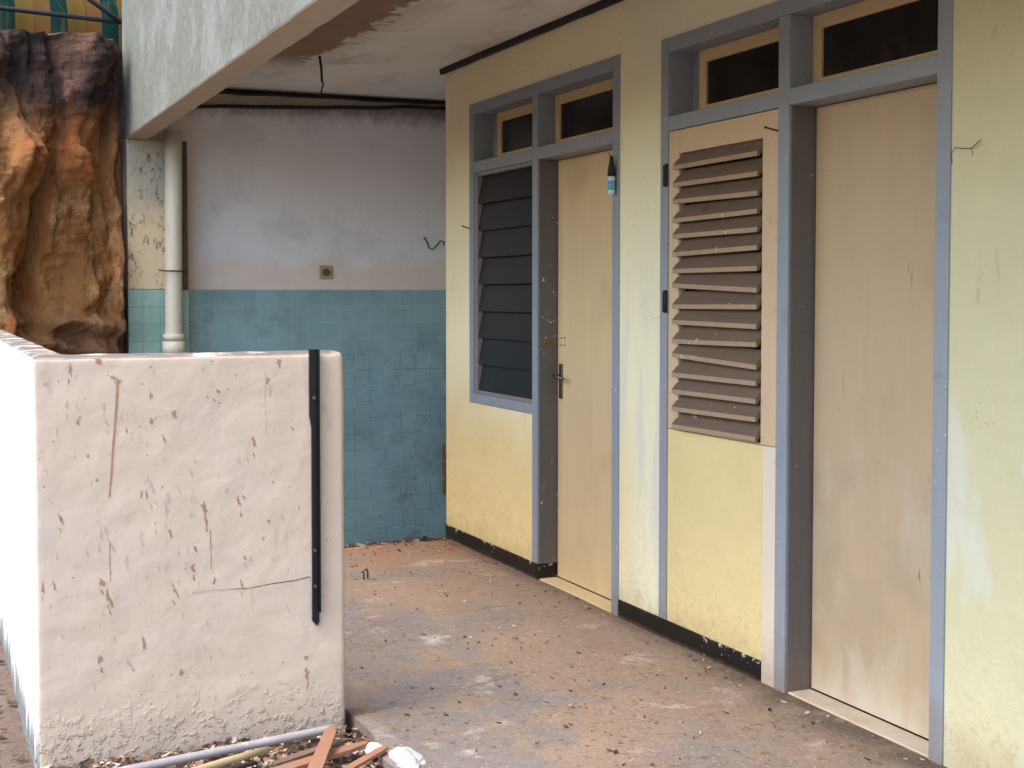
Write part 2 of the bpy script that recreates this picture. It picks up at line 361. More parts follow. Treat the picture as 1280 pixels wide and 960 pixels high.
# ------------------------------------------------------------------ mesh helpers
class MB:
    def __init__(s): s.bm = bmesh.new()
    def box(s, x0, x1, y0, y1, z0, z1, bev=0.0, mi=0):
        m = Matrix.Translation(((x0+x1)/2, (y0+y1)/2, (z0+z1)/2)) @ Matrix.Diagonal((abs(x1-x0), abs(y1-y0), abs(z1-z0), 1))
        r = bmesh.ops.create_cube(s.bm, size=1, matrix=m)
        vs = r['verts']
        if mi:
            for f in {f for v in vs for f in v.link_faces}: f.material_index = mi
        if bev:
            es = list({e for v in vs for e in v.link_edges})
            bmesh.ops.bevel(s.bm, geom=es, offset=bev, segments=2, profile=.5, affect='EDGES')
        return s
    def hexa(s, pts, mi=0):        # 8 points: bottom 4 ccw, top 4 ccw
        v = [s.bm.verts.new(p) for p in pts]
        for q in ((3,2,1,0),(4,5,6,7),(0,1,5,4),(1,2,6,5),(2,3,7,6),(3,0,4,7)):
            f = s.bm.faces.new([v[i] for i in q]); f.material_index = mi
        return s
    def prism(s, poly, d):         # extrude a 3d polygon by vector d
        a = [s.bm.verts.new(p) for p in poly]; b = [s.bm.verts.new(Vector(p)+Vector(d)) for p in poly]
        s.bm.faces.new(a); s.bm.faces.new(b[::-1])
        n = len(a)
        for i in range(n): s.bm.faces.new((a[i], b[i], b[(i+1) % n], a[(i+1) % n]))
        bmesh.ops.recalc_face_normals(s.bm, faces=s.bm.faces[:])
        return s
    def tube(s, pts, r, seg=10, mi=0):
        pts = [Vector(p) for p in pts]; rs = r if isinstance(r, (list, tuple)) else [r]*len(pts)
        rings = []
        for i, p in enumerate(pts):
            d = (pts[min(i+1, len(pts)-1)]-pts[max(i-1, 0)]).normalized()
            up = Vector((0, 0, 1)) if abs(d.z) < .9 else Vector((1, 0, 0))
            a = d.cross(up).normalized(); b = d.cross(a)
            rings.append([s.bm.verts.new(p+(a*math.cos(2*math.pi*k/seg)+b*math.sin(2*math.pi*k/seg))*rs[i]) for k in range(seg)])
        fs = []
        for i in range(len(rings)-1):
            for k in range(seg):
                fs.append(s.bm.faces.new((rings[i][k], rings[i][(k+1) % seg], rings[i+1][(k+1) % seg], rings[i+1][k])))
        fs.append(s.bm.faces.new(rings[0][::-1])); fs.append(s.bm.faces.new(rings[-1]))
        for f in fs: f.smooth = True; f.material_index = mi
        fs[-1].smooth = fs[-2].smooth = False
        bmesh.ops.recalc_face_normals(s.bm, faces=fs)
        return s
    def build(s, name, mats, parent=None, origin=None):
        if not isinstance(mats, (list, tuple)): mats = [mats]
        o0 = Vector(origin) if origin is not None else (Vector(parent['_o']) if parent is not None else Vector((0, 0, 0)))
        bmesh.ops.translate(s.bm, verts=s.bm.verts, vec=-o0)
        me = bpy.data.meshes.new(name); s.bm.to_mesh(me); s.bm.free()
        for m in mats: me.materials.append(m)
        o = bpy.data.objects.new(name, me); col.objects.link(o)
        if parent is not None: o.parent = parent
        else: o.location = o0
        o['_o'] = tuple(o0)
        return o

def empty(name, loc, label, cat, group=None):
    o = bpy.data.objects.new(name, None); col.objects.link(o); o.location = loc; o.empty_display_size = .1
    o['_o'] = tuple(loc); return tag(o, label, cat, group)
def tag(o, label=None, cat=None, group=None, kind=None):
    if label: o['label'] = label
    if cat: o['category'] = cat
    if group: o['group'] = group
    if kind: o['kind'] = kind
    return o
def structure(o, label, cat): return tag(o, label, cat, kind='structure')

XF = 2.865
# ------------------------------------------------------------------ ground, floor
b = MB()
n = 60
def gz(x, y): return -.055 + .018*noise.noise(Vector((x*1.3, y*1.3, 0))) if (abs(x) < 8 and -4 < y < 12) else -.06
xs = [-600, -60, -12] + [-5+i*.1 for i in range(73)] ; ys = [-600, -60, -8] + [-2+i*.12 for i in range(105)] + [14, 60, 600]
xs += [12, 60, 600]
grid = {}
for i, x in enumerate(xs):
    for j, y in enumerate(ys):
        z = -.3 if (x > 1.36) else gz(x, y)
        grid[i, j] = b.bm.verts.new((x, y, z))
for i in range(len(xs)-1):
    for j in range(len(ys)-1):
        b.bm.faces.new((grid[i, j], grid[i+1, j], grid[i+1, j+1], grid[i, j+1])).smooth = True
structure(b.build('ground', M_soil), 'bare brown soil of the yard littered with leaves and chips', 'ground')

# porch floor: level slab, then falling gently to the foot of the tiled wall
b = MB()
rowsY = [-3+i*.06 for i in range(int(10.4/.06)+1)] + [7.6, 7.9, 8.2, 8.5, 8.75]
colsX = [1.36+i*.06 for i in range(26)] + [3.0, 3.3, 3.6]
def edge_x(y): return 1.36 + .035*noise.noise(Vector((0, y*3, 4))) - .05*max(0, 1-abs(y-4.0)/.35)
def fz(x, y):
    z = .004*noise.noise(Vector((x*2, y*2, 1)))
    if y > 7.38: z -= min(.245, (y-7.38)*.20)
    return z
g = {}
for i, x in enumerate(colsX):
    for j, y in enumerate(rowsY):
        xx = edge_x(y) if i == 0 else x
        if y > 4.52 and i == 0: xx = .40
        g[i, j] = b.bm.verts.new((xx, y, fz(x, y)))
for i in range(len(colsX)-1):
    for j in range(len(rowsY)-1):
        b.bm.faces.new((g[i, j], g[i+1, j], g[i+1, j+1], g[i, j+1])).smooth = True
e = [v for (i, j), v in g.items() if i == 0]; 
for j in range(len(rowsY)-1):
    a, c = g[0, j], g[0, j+1]
    a2 = b.bm.verts.new((a.co.x, a.co.y, -.34)); c2 = b.bm.verts.new((c.co.x, c.co.y, -.34))
    b.bm.faces.new((a, c, c2, a2))
structure(b.build('floor', M_floor), 'worn brown and grey cement porch floor strewn with litter', 'floor')

# ------------------------------------------------------------------ the house
house = empty('house', (XF, 4.0, 0), 'old single storey house with yellow facade, grey-blue door frames and covered porch', 'house')
b = MB()
TH = 3.01; YN = 1.0  # unseen near end of the house stops here to let in more sky light
def wb(y0, y1, z0, z1, x0=XF, x1=TH): b.box(x0, x1, y0, y1, z0, z1)
CZ = 2.76
wb(YN, 3.215, -.3, CZ)                       # towards the camera
wb(4.943, 5.308, .08, CZ)                    # pier between the frames
wb(7.072, 7.455, .08, CZ)                    # far corner
wb(3.215, 4.943, 2.50, CZ); wb(5.308, 7.072, 2.50, CZ)
wb(6.225, 7.072, .08, .835)                  # under the glass louvres
wb(4.19, 4.884, .08, .885)                   # under the shutter
wb(4.19, 5.306, -.3, .078, XF+.006); wb(6.166, 7.455, -.3, .078, XF+.006)
wb(3.215, 4.19, -.3, -.002, XF+.1)
# unseen dark box added behind the facade to stop light leaks
b.build('facade_wall', M_facade, house)
b = MB()
b.box(3.40, 3.44, YN+.1, 7.44, -.3, CZ); b.box(3.012, 3.40, 7.40, 7.44, -.3, CZ); b.box(3.012, 3.40, YN+.1, YN+.14, -.3, CZ)
b.build('leak_box', M_dark, house)
b = MB(); b.box(3.445, 3.50, 7.3, 8.739, -.3, CZ-.001); b.box(3.012, 3.444, 7.442, 7.454, -.3, CZ-.001); b.build('side_wall', M_back, house)

for (y0, y1) in ((6.163, 7.458), (4.192, 5.306)):
    b = MB(); b.box(XF-.006, 2.985, y0, y1, -.02, .079, .003); b.build('plinth', M_skirt, house)

def frame(y0, y1, ym0, ym1, full_left):
    """painted timber frame: y0 near post outer side, y1 far post outer side, ym0..ym1 the mullion"""
    f0, f1 = XF-.008, 2.99
    b = MB(); w = .06; bv = .003
    b.box(f0, f1, y0, y0+w, 0.0, 2.50, bv)
    b.box(f0, f1, y1-w, y1, .835 if not full_left else .081, 2.50, bv)
    b.box(f0+.001, f1, y0+w, y1-w, 2.438, 2.499, bv)
    b.box(f0+.001, f1, y0+w, ym0, 2.116, 2.176, bv); b.box(f0+.001, f1, ym1, y1-w, 2.116, 2.176, bv)
    b.box(f0, f1, ym0, ym1, .081 if not full_left else 0, 2.438, bv)
    if not full_left: b.box(f0+.001, f1, ym1, y1-w, .835, .888, bv)
    fr = b.build('door_frame', M_frame, house)
    j = MB(); j.box(f0+.012, f1-.001, ym0-.006, ym0-.0005, .082 if not full_left else .002, 2.115); j.build('jamb_face', M_jamb, fr)
    return fr
fr1 = frame(5.308, 7.072, 6.165, 6.225, False)
fr2 = frame(3.215, 4.943, 4.037, 4.103, True)

# transom lights
def transom(y0, y1):
    b = MB(); x0, x1 = 2.955, 2.985; s = .05; z0, z1 = 2.178, 2.437
    b.box(x0, x1, y0, y0+s, z0, z1, .002); b.box(x0, x1, y1-s, y1, z0, z1, .002)
    b.box(x0+.001, x1, y0+s, y1-s, z0, z0+s*.7, .002); b.box(x0+.001, x1, y0+s, y1-s, z1-s, z1, .002)
    w = b.build('transom_window', M_sash, house)
    p = MB(); p.box(2.966, 2.972, y0+s-.004, y1-s+.004, z0+.03, z1-s+.004); p.build('pane', M_glass, w)
transom(5.370, 6.163); transom(6.227, 6.90); transom(3.277, 4.035); transom(4.105, 4.80)
# dark side filler where the far sash stops short
for q in ((6.902, 7.01), (4.802, 4.882)):
    b = MB(); b.box(2.975, 2.986, q[0], q[1], 2.178, 2.437); b.build('transom_filler', M_frame, house)

# doors
def door(y0, y1, mat, lab):
    b = MB(); b.box(2.968, 3.004, y0+.004, y1-.006, .012, 2.113, .002)
    d = b.build('door', mat, house); d['label'] = lab; return d
d1 = door(5.368, 6.159, M_door1, 'cream flush door with a steel lever handle')
d2 = door(3.275, 4.031, M_door2, 'tan flush door, faded white along its bottom')
b = MB()
b.box(2.960, 2.967, 6.094, 6.128, .920, 1.095, .003)
b.tube([(2.962, 6.111, 1.035), (2.925, 6.111, 1.035)], .009)
b.tube([(2.925, 6.116, 1.036), (2.922, 6.08, 1.034), (2.922, 6.00, 1.026)], [.0085, .008, .0065])
b.tube([(2.961, 6.111, .96), (2.957, 6.111, .96)], .007)
b.build('door_handle', M_steel, d1)
for dy in (-.018, .018):
    for dz in (-.018, .018):
        b = MB(); b.tube([(2.969, 6.095+dy, 1.206+dz), (2.966, 6.095+dy, 1.206+dz)], .005, 8); b.build('screw_hole', M_rust, d1)
b = MB(); b.tube([(2.92, 6.1592, 1.205), (2.92, 6.155, 1.205)], .014); b.tube([(2.94, 6.1592, 1.195), (2.94, 6.156, 1.195)], .010); b.build('strike_plate', M_brass, fr1)
# threshold of the second door
b = MB(); b.box(2.868, 2.967, 3.277, 4.029, -.02, .008, .003); b.build('threshold', M_door2, house)
b = MB(); b.box(2.868, 2.967, 5.37, 6.157, -.02, .008, .003); b.build('threshold', M_door1, house)

# glass louvre window
b = MB(); Y0, Y1, Z0, Z1 = 6.227, 7.010, .889, 2.115
b.box(2.868, 2.90, Y0, Y0+.02, Z0, Z1, .001); b.box(2.868, 2.90, Y1-.032, Y1, Z0, Z1, .001)
b.box(2.870, 2.90, Y0+.02, Y1-.032, Z0, Z0+.018, .001); b.box(2.870, 2.90, Y0+.02, Y1-.032, Z1-.02, Z1, .001)
lw = b.build('louvre_window', M_alu, house); lw['label'] = 'dark glass louvre window with eight blades'
b = MB(); nb = 8; h = (Z1-Z0-.04)/nb
for k in range(nb):
    zc = Z0+.02+h*k
    top, bot = zc+h+.008, zc-.004
    out = .030 if k not in (5, 6) else .022
    xb, xt = 2.885-out*.35, 2.885+out*.6
    ya, yb = Y0+.024, Y1-.036
    b.hexa([(xb, ya, bot), (xb+.006, ya, bot-.001), (xb+.006, yb, bot-.001), (xb, yb, bot),
            (xt, ya, top), (xt+.006, ya, top-.001), (xt+.006, yb, top-.001), (xt, yb, top)])
bmesh.ops.recalc_face_normals(b.bm, faces=b.bm.faces[:])
b.build('glass_louvres', M_louvre, lw)
b = MB()
for k in range(nb):
    zc = Z0+.02+h*k
    b.hexa([(2.872, Y1-.0358, zc), (2.91, Y1-.0358, zc), (2.91, Y1-.0325, zc), (2.872, Y1-.0325, zc),
            (2.895, Y1-.0358, zc+h*.8), (2.925, Y1-.0358, zc+h*.8), (2.925, Y1-.0325, zc+h*.8), (2.895, Y1-.0325, zc+h*.8)])
bmesh.ops.recalc_face_normals(b.bm, faces=b.bm.faces[:])
b.build('blade_clip', M_steel, lw)
b = MB(); b.box(2.986, 2.998, Y0, 7.06, .836, 2.115); b.build('dark_backing', M_dark, lw)  # dark sheet standing in for the unlit room behind the blades

# louvred shutter of the second frame
b = MB(); SY0, SY1, SZ0, SZ1 = 4.108, 4.880, .888, 2.113
sx0, sx1 = XF-.003, XF+.032
ly0, ly1, lz0, lz1 = 4.206, 4.800, .893, 2.018
b.box(sx0, sx1, SY0, ly0, SZ0, SZ1, .002); b.box(sx0, sx1, ly1, SY1, SZ0, SZ1, .002)
b.box(sx0+.0006, sx1, ly0, ly1, lz1, SZ1, .002); b.box(sx0+.0006, sx1, ly0, ly1, SZ0, lz0, .001)
sh = b.build('shutter', M_shutter, house); sh['label'] = 'tan wooden shutter with brown slanted slats'
b = MB(); ns = 16; p = (lz1-lz0)/ns
for k in range(ns):
    zb = lz0+p*k+.004+random.uniform(-.003, .003)
    zt = zb+p*1.02
    xo = XF-.022; xi = XF+.022; th = .018
    sk = random.uniform(-.008, .008); 
    if k in (8, 4): sk = .020
    if k in (10,): sk = -.010
    # sloping board with a small vertical lip and mitred ends
    e = .012
    prof = [(xo, zb), (xo, zb+th), (xi-.006, zt), (xi, zt-.004), (xi, zt-.012), (xo+.010, zb)]
    def pt(x, y, z):
        s_ = (y-ly0)/(ly1-ly0); return (x, y, z+sk*(s_-.5))
    def yend(x, lo):
        if x < sx0: f = (sx0-x)/(sx0-xo); return (ly0+.004 + 0*f) if lo else (ly1-.002 + .020*f)
        return ly0+.001 if lo else ly1-.001
    A = [b.bm.verts.new(pt(x, yend(x, True), z)) for x, z in prof]; B = [b.bm.verts.new(pt(x, yend(x, False), z)) for x, z in prof]
    b.bm.faces.new(A[::-1]); b.bm.faces.new(B)
    for i in range(6):
        f = b.bm.faces.new((A[i], A[(i+1) % 6], B[(i+1) % 6], B[i])); f.material_index = 1 if i == 0 else 0
bmesh.ops.recalc_face_normals(b.bm, faces=b.bm.faces[:])
b.build('slats', [M_slat, M_slatlip], sh)
b = MB(); b.box(XF+.040, XF+.046, SY0, SY1, SZ0, SZ1); b.build('dark_backing', M_dark, sh)  # dark sheet standing in for the shade behind the slats
for z in (1.935, 1.414):
    b = MB(); b.box(XF-.014, XF-.0085, 4.884, 4.912, z-.045, z+.045, .001); b.tube([(XF-.014, 4.883, z-.047), (XF-.014, 4.883, z+.047)], .006)
    b.build('hinge', M_cable, sh)
b = MB(); b.box(XF-.004, XF+.02, 4.106, 4.188, .0, .886, .002); b.build('cover_strip', M_strip, house)

# ceiling, trim, beam
b = MB(); b.box(1.346, 3.6, YN-.3, 8.90, CZ, CZ+.16)
ce = b.build('ceiling', M_ceiling, house)
b = MB(); 
y = YN
pts = []
while y < 7.49:
    w = .0+.006*noise.noise(Vector((y*6, 0, 0)))
    pts.append((y, 2.728+w*.4, XF-.022+.004*noise.noise(Vector((y*3, 2, 0))))); y += .08
pts.append((7.49, 2.728, XF-.022))
for i in range(len(pts)-1):
    (ya, za, xa), (yb, zb_, xb) = pts[i], pts[i+1]
    b.hexa([(xa, ya, za), (XF-.001, ya, za), (XF-.001, yb, zb_), (xb, yb, zb_), (xa-.004, ya, CZ-.001), (XF-.001, ya, CZ-.001), (XF-.001, yb, CZ-.001), (xb-.004, yb, CZ-.001)])
bmesh.ops.recalc_face_normals(b.bm, faces=b.bm.faces[:])
b.build('black_trim', M_trim, ce)
# beam with a slightly uneven arris
b = MB(); prev = None
y = YN-.3
while y <= 8.7401:
    w = .006*noise.noise(Vector((y*5, 7, 0)))+.003*noise.noise(Vector((y*19, 7, 0)))
    w2 = .004*noise.noise(Vector((y*6, 17, 0)))
    ring = [b.bm.verts.new(q) for q in ((1.210+w2, y, 2.406+w), (1.216+w2, y, 2.400+w*.6), (1.339, y, 2.398+w2), (1.345, y, 2.404+w2), (1.345, y, 3.45), (1.210, y, 3.45))]
    if prev:
        for i in range(6): b.bm.faces.new((prev[i], prev[(i+1) % 6], ring[(i+1) % 6], ring[i]))
    else: b.bm.faces.new(ring)
    prev = ring; y += .06
b.bm.faces.new(prev[::-1]); bmesh.ops.recalc_face_normals(b.bm, faces=b.bm.faces[:])
b.build('beam', M_beam, house)
b = MB(); b.box(1.346, 6.0, YN-.3, 8.9, CZ+.162, 3.3); b.box(3.6, 6, YN-.3, 8.9, -.3, CZ+.16); b.box(3.012, 3.6, YN, YN+.095, -.3, CZ-.001); b.build('roof', M_board, house)

# back wall with its tiled dado and the pillar
b = MB(); b.box(1.212, 3.60, 8.75, 8.9, -.35, CZ-.001); bw = b.build('back_wall', M_back, house)
b = MB(); b.box(1.585, 3.595, 8.741, 8.7495, -.34, 1.470, .002); b.build('tile_dado', M_tile, bw)
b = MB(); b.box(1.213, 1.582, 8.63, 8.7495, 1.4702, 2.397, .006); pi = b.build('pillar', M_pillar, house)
b = MB(); b.box(1.211, 1.582, 8.622, 8.7495, -.34, 1.4698, .003); b.build('pillar_tiles', M_tile2, pi)
# grimy strip of board along the top of the back wall, wider at its left end
b = MB()
b.hexa([(1.42, 8.70, 2.612), (1.42, 8.7495, 2.612), (3.5, 8.7495, 2.715), (3.5, 8.70, 2.715),
        (1.42, 8.70, 2.712), (1.42, 8.7495, 2.712), (3.5, 8.7495, 2.738), (3.5, 8.70, 2.738)])
bmesh.ops.recalc_face_normals(b.bm, faces=b.bm.faces[:])
b.build('top_board', M_board, bw)
b = MB(); b.box(1.40, 3.5, 8.745, 8.7497, 2.72, 2.758); b.build('dark_gap', M_gap, bw)  # thin dark strip added in place of the shaded gap
b = MB(); 
for k in range(3): b.box(3.33, 3.50, 8.66-.01*k, 8.7405, .06+k*.12, .16+k*.12, .006)
b.build('bare_bricks', M_brick, bw)

# ------------------------------------------------------------------ things on the house
def wob(p0, p1, n, amp, seed, sag=0):
    p0, p1 = Vector(p0), Vector(p1); o = []
    for i in range(n+1):
        s_ = i/n; q = p0.lerp(p1, s_); q.z -= sag*4*s_*(1-s_)
        q += Vector((0, amp*noise.noise(Vector((s_*7, seed, 0))), amp*noise.noise(Vector((s_*7, seed, 5)))))
        o.append(q)
    return o
b = MB(); b.tube(wob((1.40, 8.675, 2.612), (3.5, 8.675, 2.715), 40, .012, 1, .0), .012, 8)
tag(b.build('cable', M_cable, origin=(1.4, 8.68, 2.61)), 'black cable along the lower edge of the board topping the grey back wall', 'cable', 'cables along the top of the back wall')
b = MB(); b.tube(wob((1.55, 8.672, 2.722), (3.5, 8.672, 2.738), 40, .012, 4), .010, 8)
tag(b.build('cable', M_cable, origin=(1.55, 8.67, 2.72)), 'black cable tight under the ceiling, above the board topping the back wall', 'cable', 'cables along the top of the back wall')

dp = empty('drainpipe', (1.478, 8.555, -.2), 'thick white plastic drainpipe running down the mildewed pillar under the beam', 'drainpipe')
b = MB(); b.tube([(1.486, 8.556, 2.45), (1.480, 8.556, 1.9), (1.474, 8.556, 1.1), (1.47, 8.556, -.2)], .052, 28); b.build('pipe', M_whitepipe, dp)
b = MB(); b.tube([(1.474, 8.556, 1.195), (1.474, 8.556, 1.155)], .064, 28); b.tube([(1.474, 8.556, 1.15), (1.474, 8.556, 1.05)], .069, 28); b.build('coupling', M_whitepipe, dp)
b = MB(); b.tube([(1.40, 8.60, 1.59), (1.39, 8.555, 1.59), (1.42, 8.50, 1.585), (1.476, 8.494, 1.585), (1.53, 8.51, 1.583), (1.56, 8.56, 1.58), (1.575, 8.62, 1.58)], .005, 6); b.build('pipe_strap', M_rust, dp)

so = empty('wall_socket', (2.506, 8.75, 1.585), 'square beige electric socket on the grey back wall just above the tiles', 'socket')
b = MB(); b.box(2.463, 2.552, 8.738, 8.7495, 1.541, 1.631, .004); b.build('cover_plate', M_ivory, so)
b = MB(); b.tube([(2.507, 8.7385, 1.586), (2.507, 8.732, 1.586)], .026, 20); b.build('socket_ring', M_ivory2, so)

b = MB(); b.tube([(3.20, 8.748, 1.83), (3.215, 8.73, 1.80), (3.225, 8.71, 1.755), (3.25, 8.70, 1.745), (3.275, 8.69, 1.775), (3.30, 8.69, 1.805), (3.33, 8.70, 1.80), (3.335, 8.72, 1.775)], .005, 6)
tag(b.build('wire_hook', M_cable, origin=(3.26, 8.74, 1.77)), 'bent black wire hook on the back wall beside the yellow corner', 'hook')
b = MB(); b.tube([(2.075, 7.34, 2.76), (2.085, 7.34, 2.69), (2.088, 7.34, 2.62)], .007, 6); b.tube([(2.088, 7.34, 2.625), (2.096, 7.34, 2.60), (2.085, 7.34, 2.575), (2.083, 7.34, 2.54)], .0045, 6)
tag(b.build('ceiling_wire', M_cable, origin=(2.08, 7.34, 2.76)), 'short black wire hanging straight down from the porch ceiling', 'wire')

bo = empty('hanging_bottle', (2.835, 5.335, 1.88), 'small blue and white bottle with a black cone cap hung beside the cream door', 'bottle')
def lathe(mb, cx_, cy_, prof, seg=20): mb.tube([(cx_, cy_, z) for z, r in prof], [r for z, r in prof], seg); return mb
lathe(MB(), 2.835, 5.335, [(1.883, .004), (1.886, .012), (1.900, .016), (1.930, .0165), (1.965, .0165)]).build('bottle_body', M_whiteb, bo)
lathe(MB(), 2.835, 5.335, [(1.905, .0172), (1.945, .0175)]).build('bottle_label', M_blue, bo)
lathe(MB(), 2.835, 5.335, [(1.966, .018), (1.99, .017), (2.03, .010), (2.055, .007)]).build('bottle_cap', M_cable, bo)
b = MB(); b.tube([(2.835, 5.335, 2.053), (2.84, 5.36, 2.062), (2.855, 5.40, 2.075)], .0025, 6); b.build('hanging_string', M_rust, bo)
b = MB(); b.tube([(2.835, 5.352, 1.93), (2.835, 5.363, 1.92), (2.835, 5.353, 1.90)], .003, 6); b.build('side_hook', M_cable, bo)

def nail(p, q, lab):
    b = MB(); b.tube([p, q], [.0035, .0035], 6); b.tube([q, Vector(q)+(Vector(q)-Vector(p)).normalized()*.003], .006, 8)
    tag(b.build('nail', M_rust, origin=p), lab, 'nail', 'rusty nails in the joinery')
nail((2.86, 4.10, 2.032), (2.815, 4.12, 2.045), 'rusty nail in the grey-blue post at the upper corner of the slatted shutter')
nail((2.866, 7.082, 1.81), (2.83, 7.10, 1.825), 'rusty nail beside the dark glass louvre window on the yellow corner')
b = MB(); b.tube([(2.864, 3.20, 1.885), (2.862, 3.17, 1.88), (2.861, 3.13, 1.875), (2.845, 3.09, 1.885), (2.835, 3.06, 1.893)], .0014, 6); b.tube([(2.861, 3.13, 1.875), (2.85, 3.11, 1.86), (2.84, 3.10, 1.852)], .0009, 6); b.tube([(2.864, 3.20, 1.885), (2.863, 3.215, 1.865), (2.863, 3.21, 1.84)], .0009, 6)
tag(b.build('dry_twig', M_rust, origin=(2.865, 3.15, 1.87)), 'thin dry twig stuck to the pale green-yellow wall at the right', 'twig')
# ------------------------------------------------------------------ low wall
low = empty('low_wall', (.32, 4.4, -.1), 'shoulder-high L-shaped plastered porch wall, mud splashed front and white outer side', 'wall')
b = MB()
L = [(.322, 4.400), (1.327, 4.400), (1.327, 4.52), (.445, 4.52), (.445, 8.5), (.322, 8.5)]
b.prism([(x, y, -.15) for x, y in L], (0, 0, 1.405))
body = b.build('wall_body', M_low, low)
md = body.modifiers.new('r', 'REMESH'); md.mode = 'VOXEL'; md.voxel_size = .014; md.use_smooth_shade = True
sm = body.modifiers.new('s', 'SMOOTH'); sm.iterations = 4; sm.factor = .5
tx = bpy.data.textures.new('lumps', 'CLOUDS'); tx.noise_scale = .14; tx.noise_depth = 3
dm = body.modifiers.new('d', 'DISPLACE'); dm.texture = tx; dm.strength = .007; dm.mid_level = .5
splats = [(0.525, 1.243, 0.0123, 0.0229, 0), (0.441, 1.215, 0.0097, 0.0352, 0), (0.368, 1.169, 0.0088, 0.0141, 1), (0.405, 1.177, 0.0044, 0.007, 0), (0.572, 1.182, 0.0105, 0.0246, 0), (0.589, 1.172, 0.0114, 0.0176, 0), (0.541, 1.094, 0.007, 0.0264, 1), (0.549, 1.04, 0.007, 0.0264, 1), (0.462, 1.042, 0.007, 0.0176, 0), (0.468, 1.061, 0.0035, 0.007, 0), (0.431, 1.102, 0.0088, 0.0308, 1), (0.684, 1.125, 0.007, 0.0176, 0), (0.684, 1.044, 0.0105, 0.022, 0), (0.724, 0.984, 0.0053, 0.022, 0), (0.754, 1.068, 0.0079, 0.0176, 1), (0.849, 1.204, 0.0044, 0.0158, 1), (0.898, 1.129, 0.0079, 0.0123, 0), (0.864, 1.113, 0.0044, 0.0088, 0), (0.886, 1.102, 0.0053, 0.0088, 0), (0.903, 1.092, 0.0062, 0.0088, 0), (0.877, 1.148, 0.0035, 0.0062, 0), (1.101, 1.219, 0.0097, 0.0246, 0), (1.06, 1.16, 0.007, 0.0141, 0), (1.069, 1.125, 0.0079, 0.0211, 1), (1.015, 0.957, 0.0079, 0.0369, 0), (1.144, 1.0, 0.0044, 0.0123, 0), (0.963, 0.899, 0.0079, 0.0176, 1), (0.993, 0.903, 0.0053, 0.0141, 1), (0.821, 0.907, 0.0062, 0.0158, 1), (1.053, 0.895, 0.0035, 0.007, 1), (1.076, 0.824, 0.0053, 0.0088, 0), (0.964, 0.76, 0.0088, 0.0352, 0), (0.978, 0.778, 0.0044, 0.0176, 0), (0.849, 0.754, 0.0088, 0.0352, 0), (0.856, 0.712, 0.0035, 0.0299, 0), (0.925, 0.806, 0.0088, 0.0193, 1), (1.061, 0.696, 0.0053, 0.0141, 0), (0.871, 0.628, 0.0105, 0.0246, 1), (0.822, 0.621, 0.007, 0.022, 0), (0.811, 0.558, 0.0097, 0.0264, 0), (0.741, 0.679, 0.0053, 0.0229, 0), (0.735, 0.793, 0.007, 0.0352, 1), (0.685, 0.828, 0.0079, 0.0527, 1), (0.667, 0.806, 0.0044, 0.0211, 0), (0.651, 0.812, 0.0044, 0.0246, 0), (0.728, 0.757, 0.0044, 0.044, 1), (0.652, 0.654, 0.0044, 0.0308, 1), (0.767, 0.613, 0.0044, 0.0176, 1), (0.406, 0.747, 0.0053, 0.0316, 0), (0.373, 0.811, 0.0044, 0.0105, 1), (0.49, 0.938, 0.0044, 0.0123, 0), (0.452, 0.938, 0.0035, 0.007, 0), (0.517, 0.86, 0.0053, 0.0105, 0), (0.608, 1.016, 0.0044, 0.0158, 0), (0.808, 0.734, 0.0123, 0.007, 1), (0.604, 0.599, 0.007, 0.0264, 1), (1.042, 0.637, 0.0035, 0.0105, 0), (0.388, 0.99, 0.0035, 0.007, 0), (0.66, 1.161, 0.0035, 0.007, 0), (0.685, 1.214, 0.0035, 0.007, 0), (0.527, 0.69, 0.0105, 0.044, 1), (0.557, 0.652, 0.0053, 0.0352, 1), (0.527, 0.536, 0.0114, 0.0264, 0), (0.545, 0.497, 0.007, 0.0352, 0), (0.553, 0.478, 0.0079, 0.0352, 0), (0.384, 0.538, 0.0053, 0.0246, 0), (0.349, 0.537, 0.0044, 0.0299, 0), (0.811, 0.555, 0.0105, 0.0264, 0), (0.881, 0.511, 0.0079, 0.0211, 0), (0.971, 0.491, 0.0044, 0.0264, 0), (0.752, 0.496, 0.0053, 0.0387, 0), (1.123, 0.399, 0.0044, 0.0316, 1), (1.185, 0.226, 0.0097, 0.0123, 0), (1.189, 0.171, 0.0123, 0.0352, 0), (0.518, 0.293, 0.0114, 0.0316, 0), (0.564, 0.351, 0.007, 0.0123, 1), (0.5, 0.21, 0.0044, 0.0211, 1), (0.816, 0.149, 0.0035, 0.0193, 1), (0.572, 0.133, 0.0035, 0.0158, 1), (0.857, 0.371, 0.0044, 0.0229, 1), (0.849, 0.294, 0.0062, 0.0141, 1), (0.514, 0.132, 0.0035, 0.0088, 1), (0.995, 0.066, 0.0035, 0.007, 1), (0.59, -0.001, 0.0044, 0.0229, 1), (0.778, 0.411, 0.0035, 0.0088, 1), (0.47, 0.397, 0.0035, 0.007, 1), (0.408, 0.376, 0.0044, 0.0123, 1)]
rs = random.Random(12)
extra = []
for q in range(60):
    L_ = rs.uniform(.006, .028); extra.append((rs.uniform(.35, 1.18), rs.uniform(.12, 1.22), L_*rs.uniform(.15, .4), L_, 1 if rs.random() < .9 else 0))
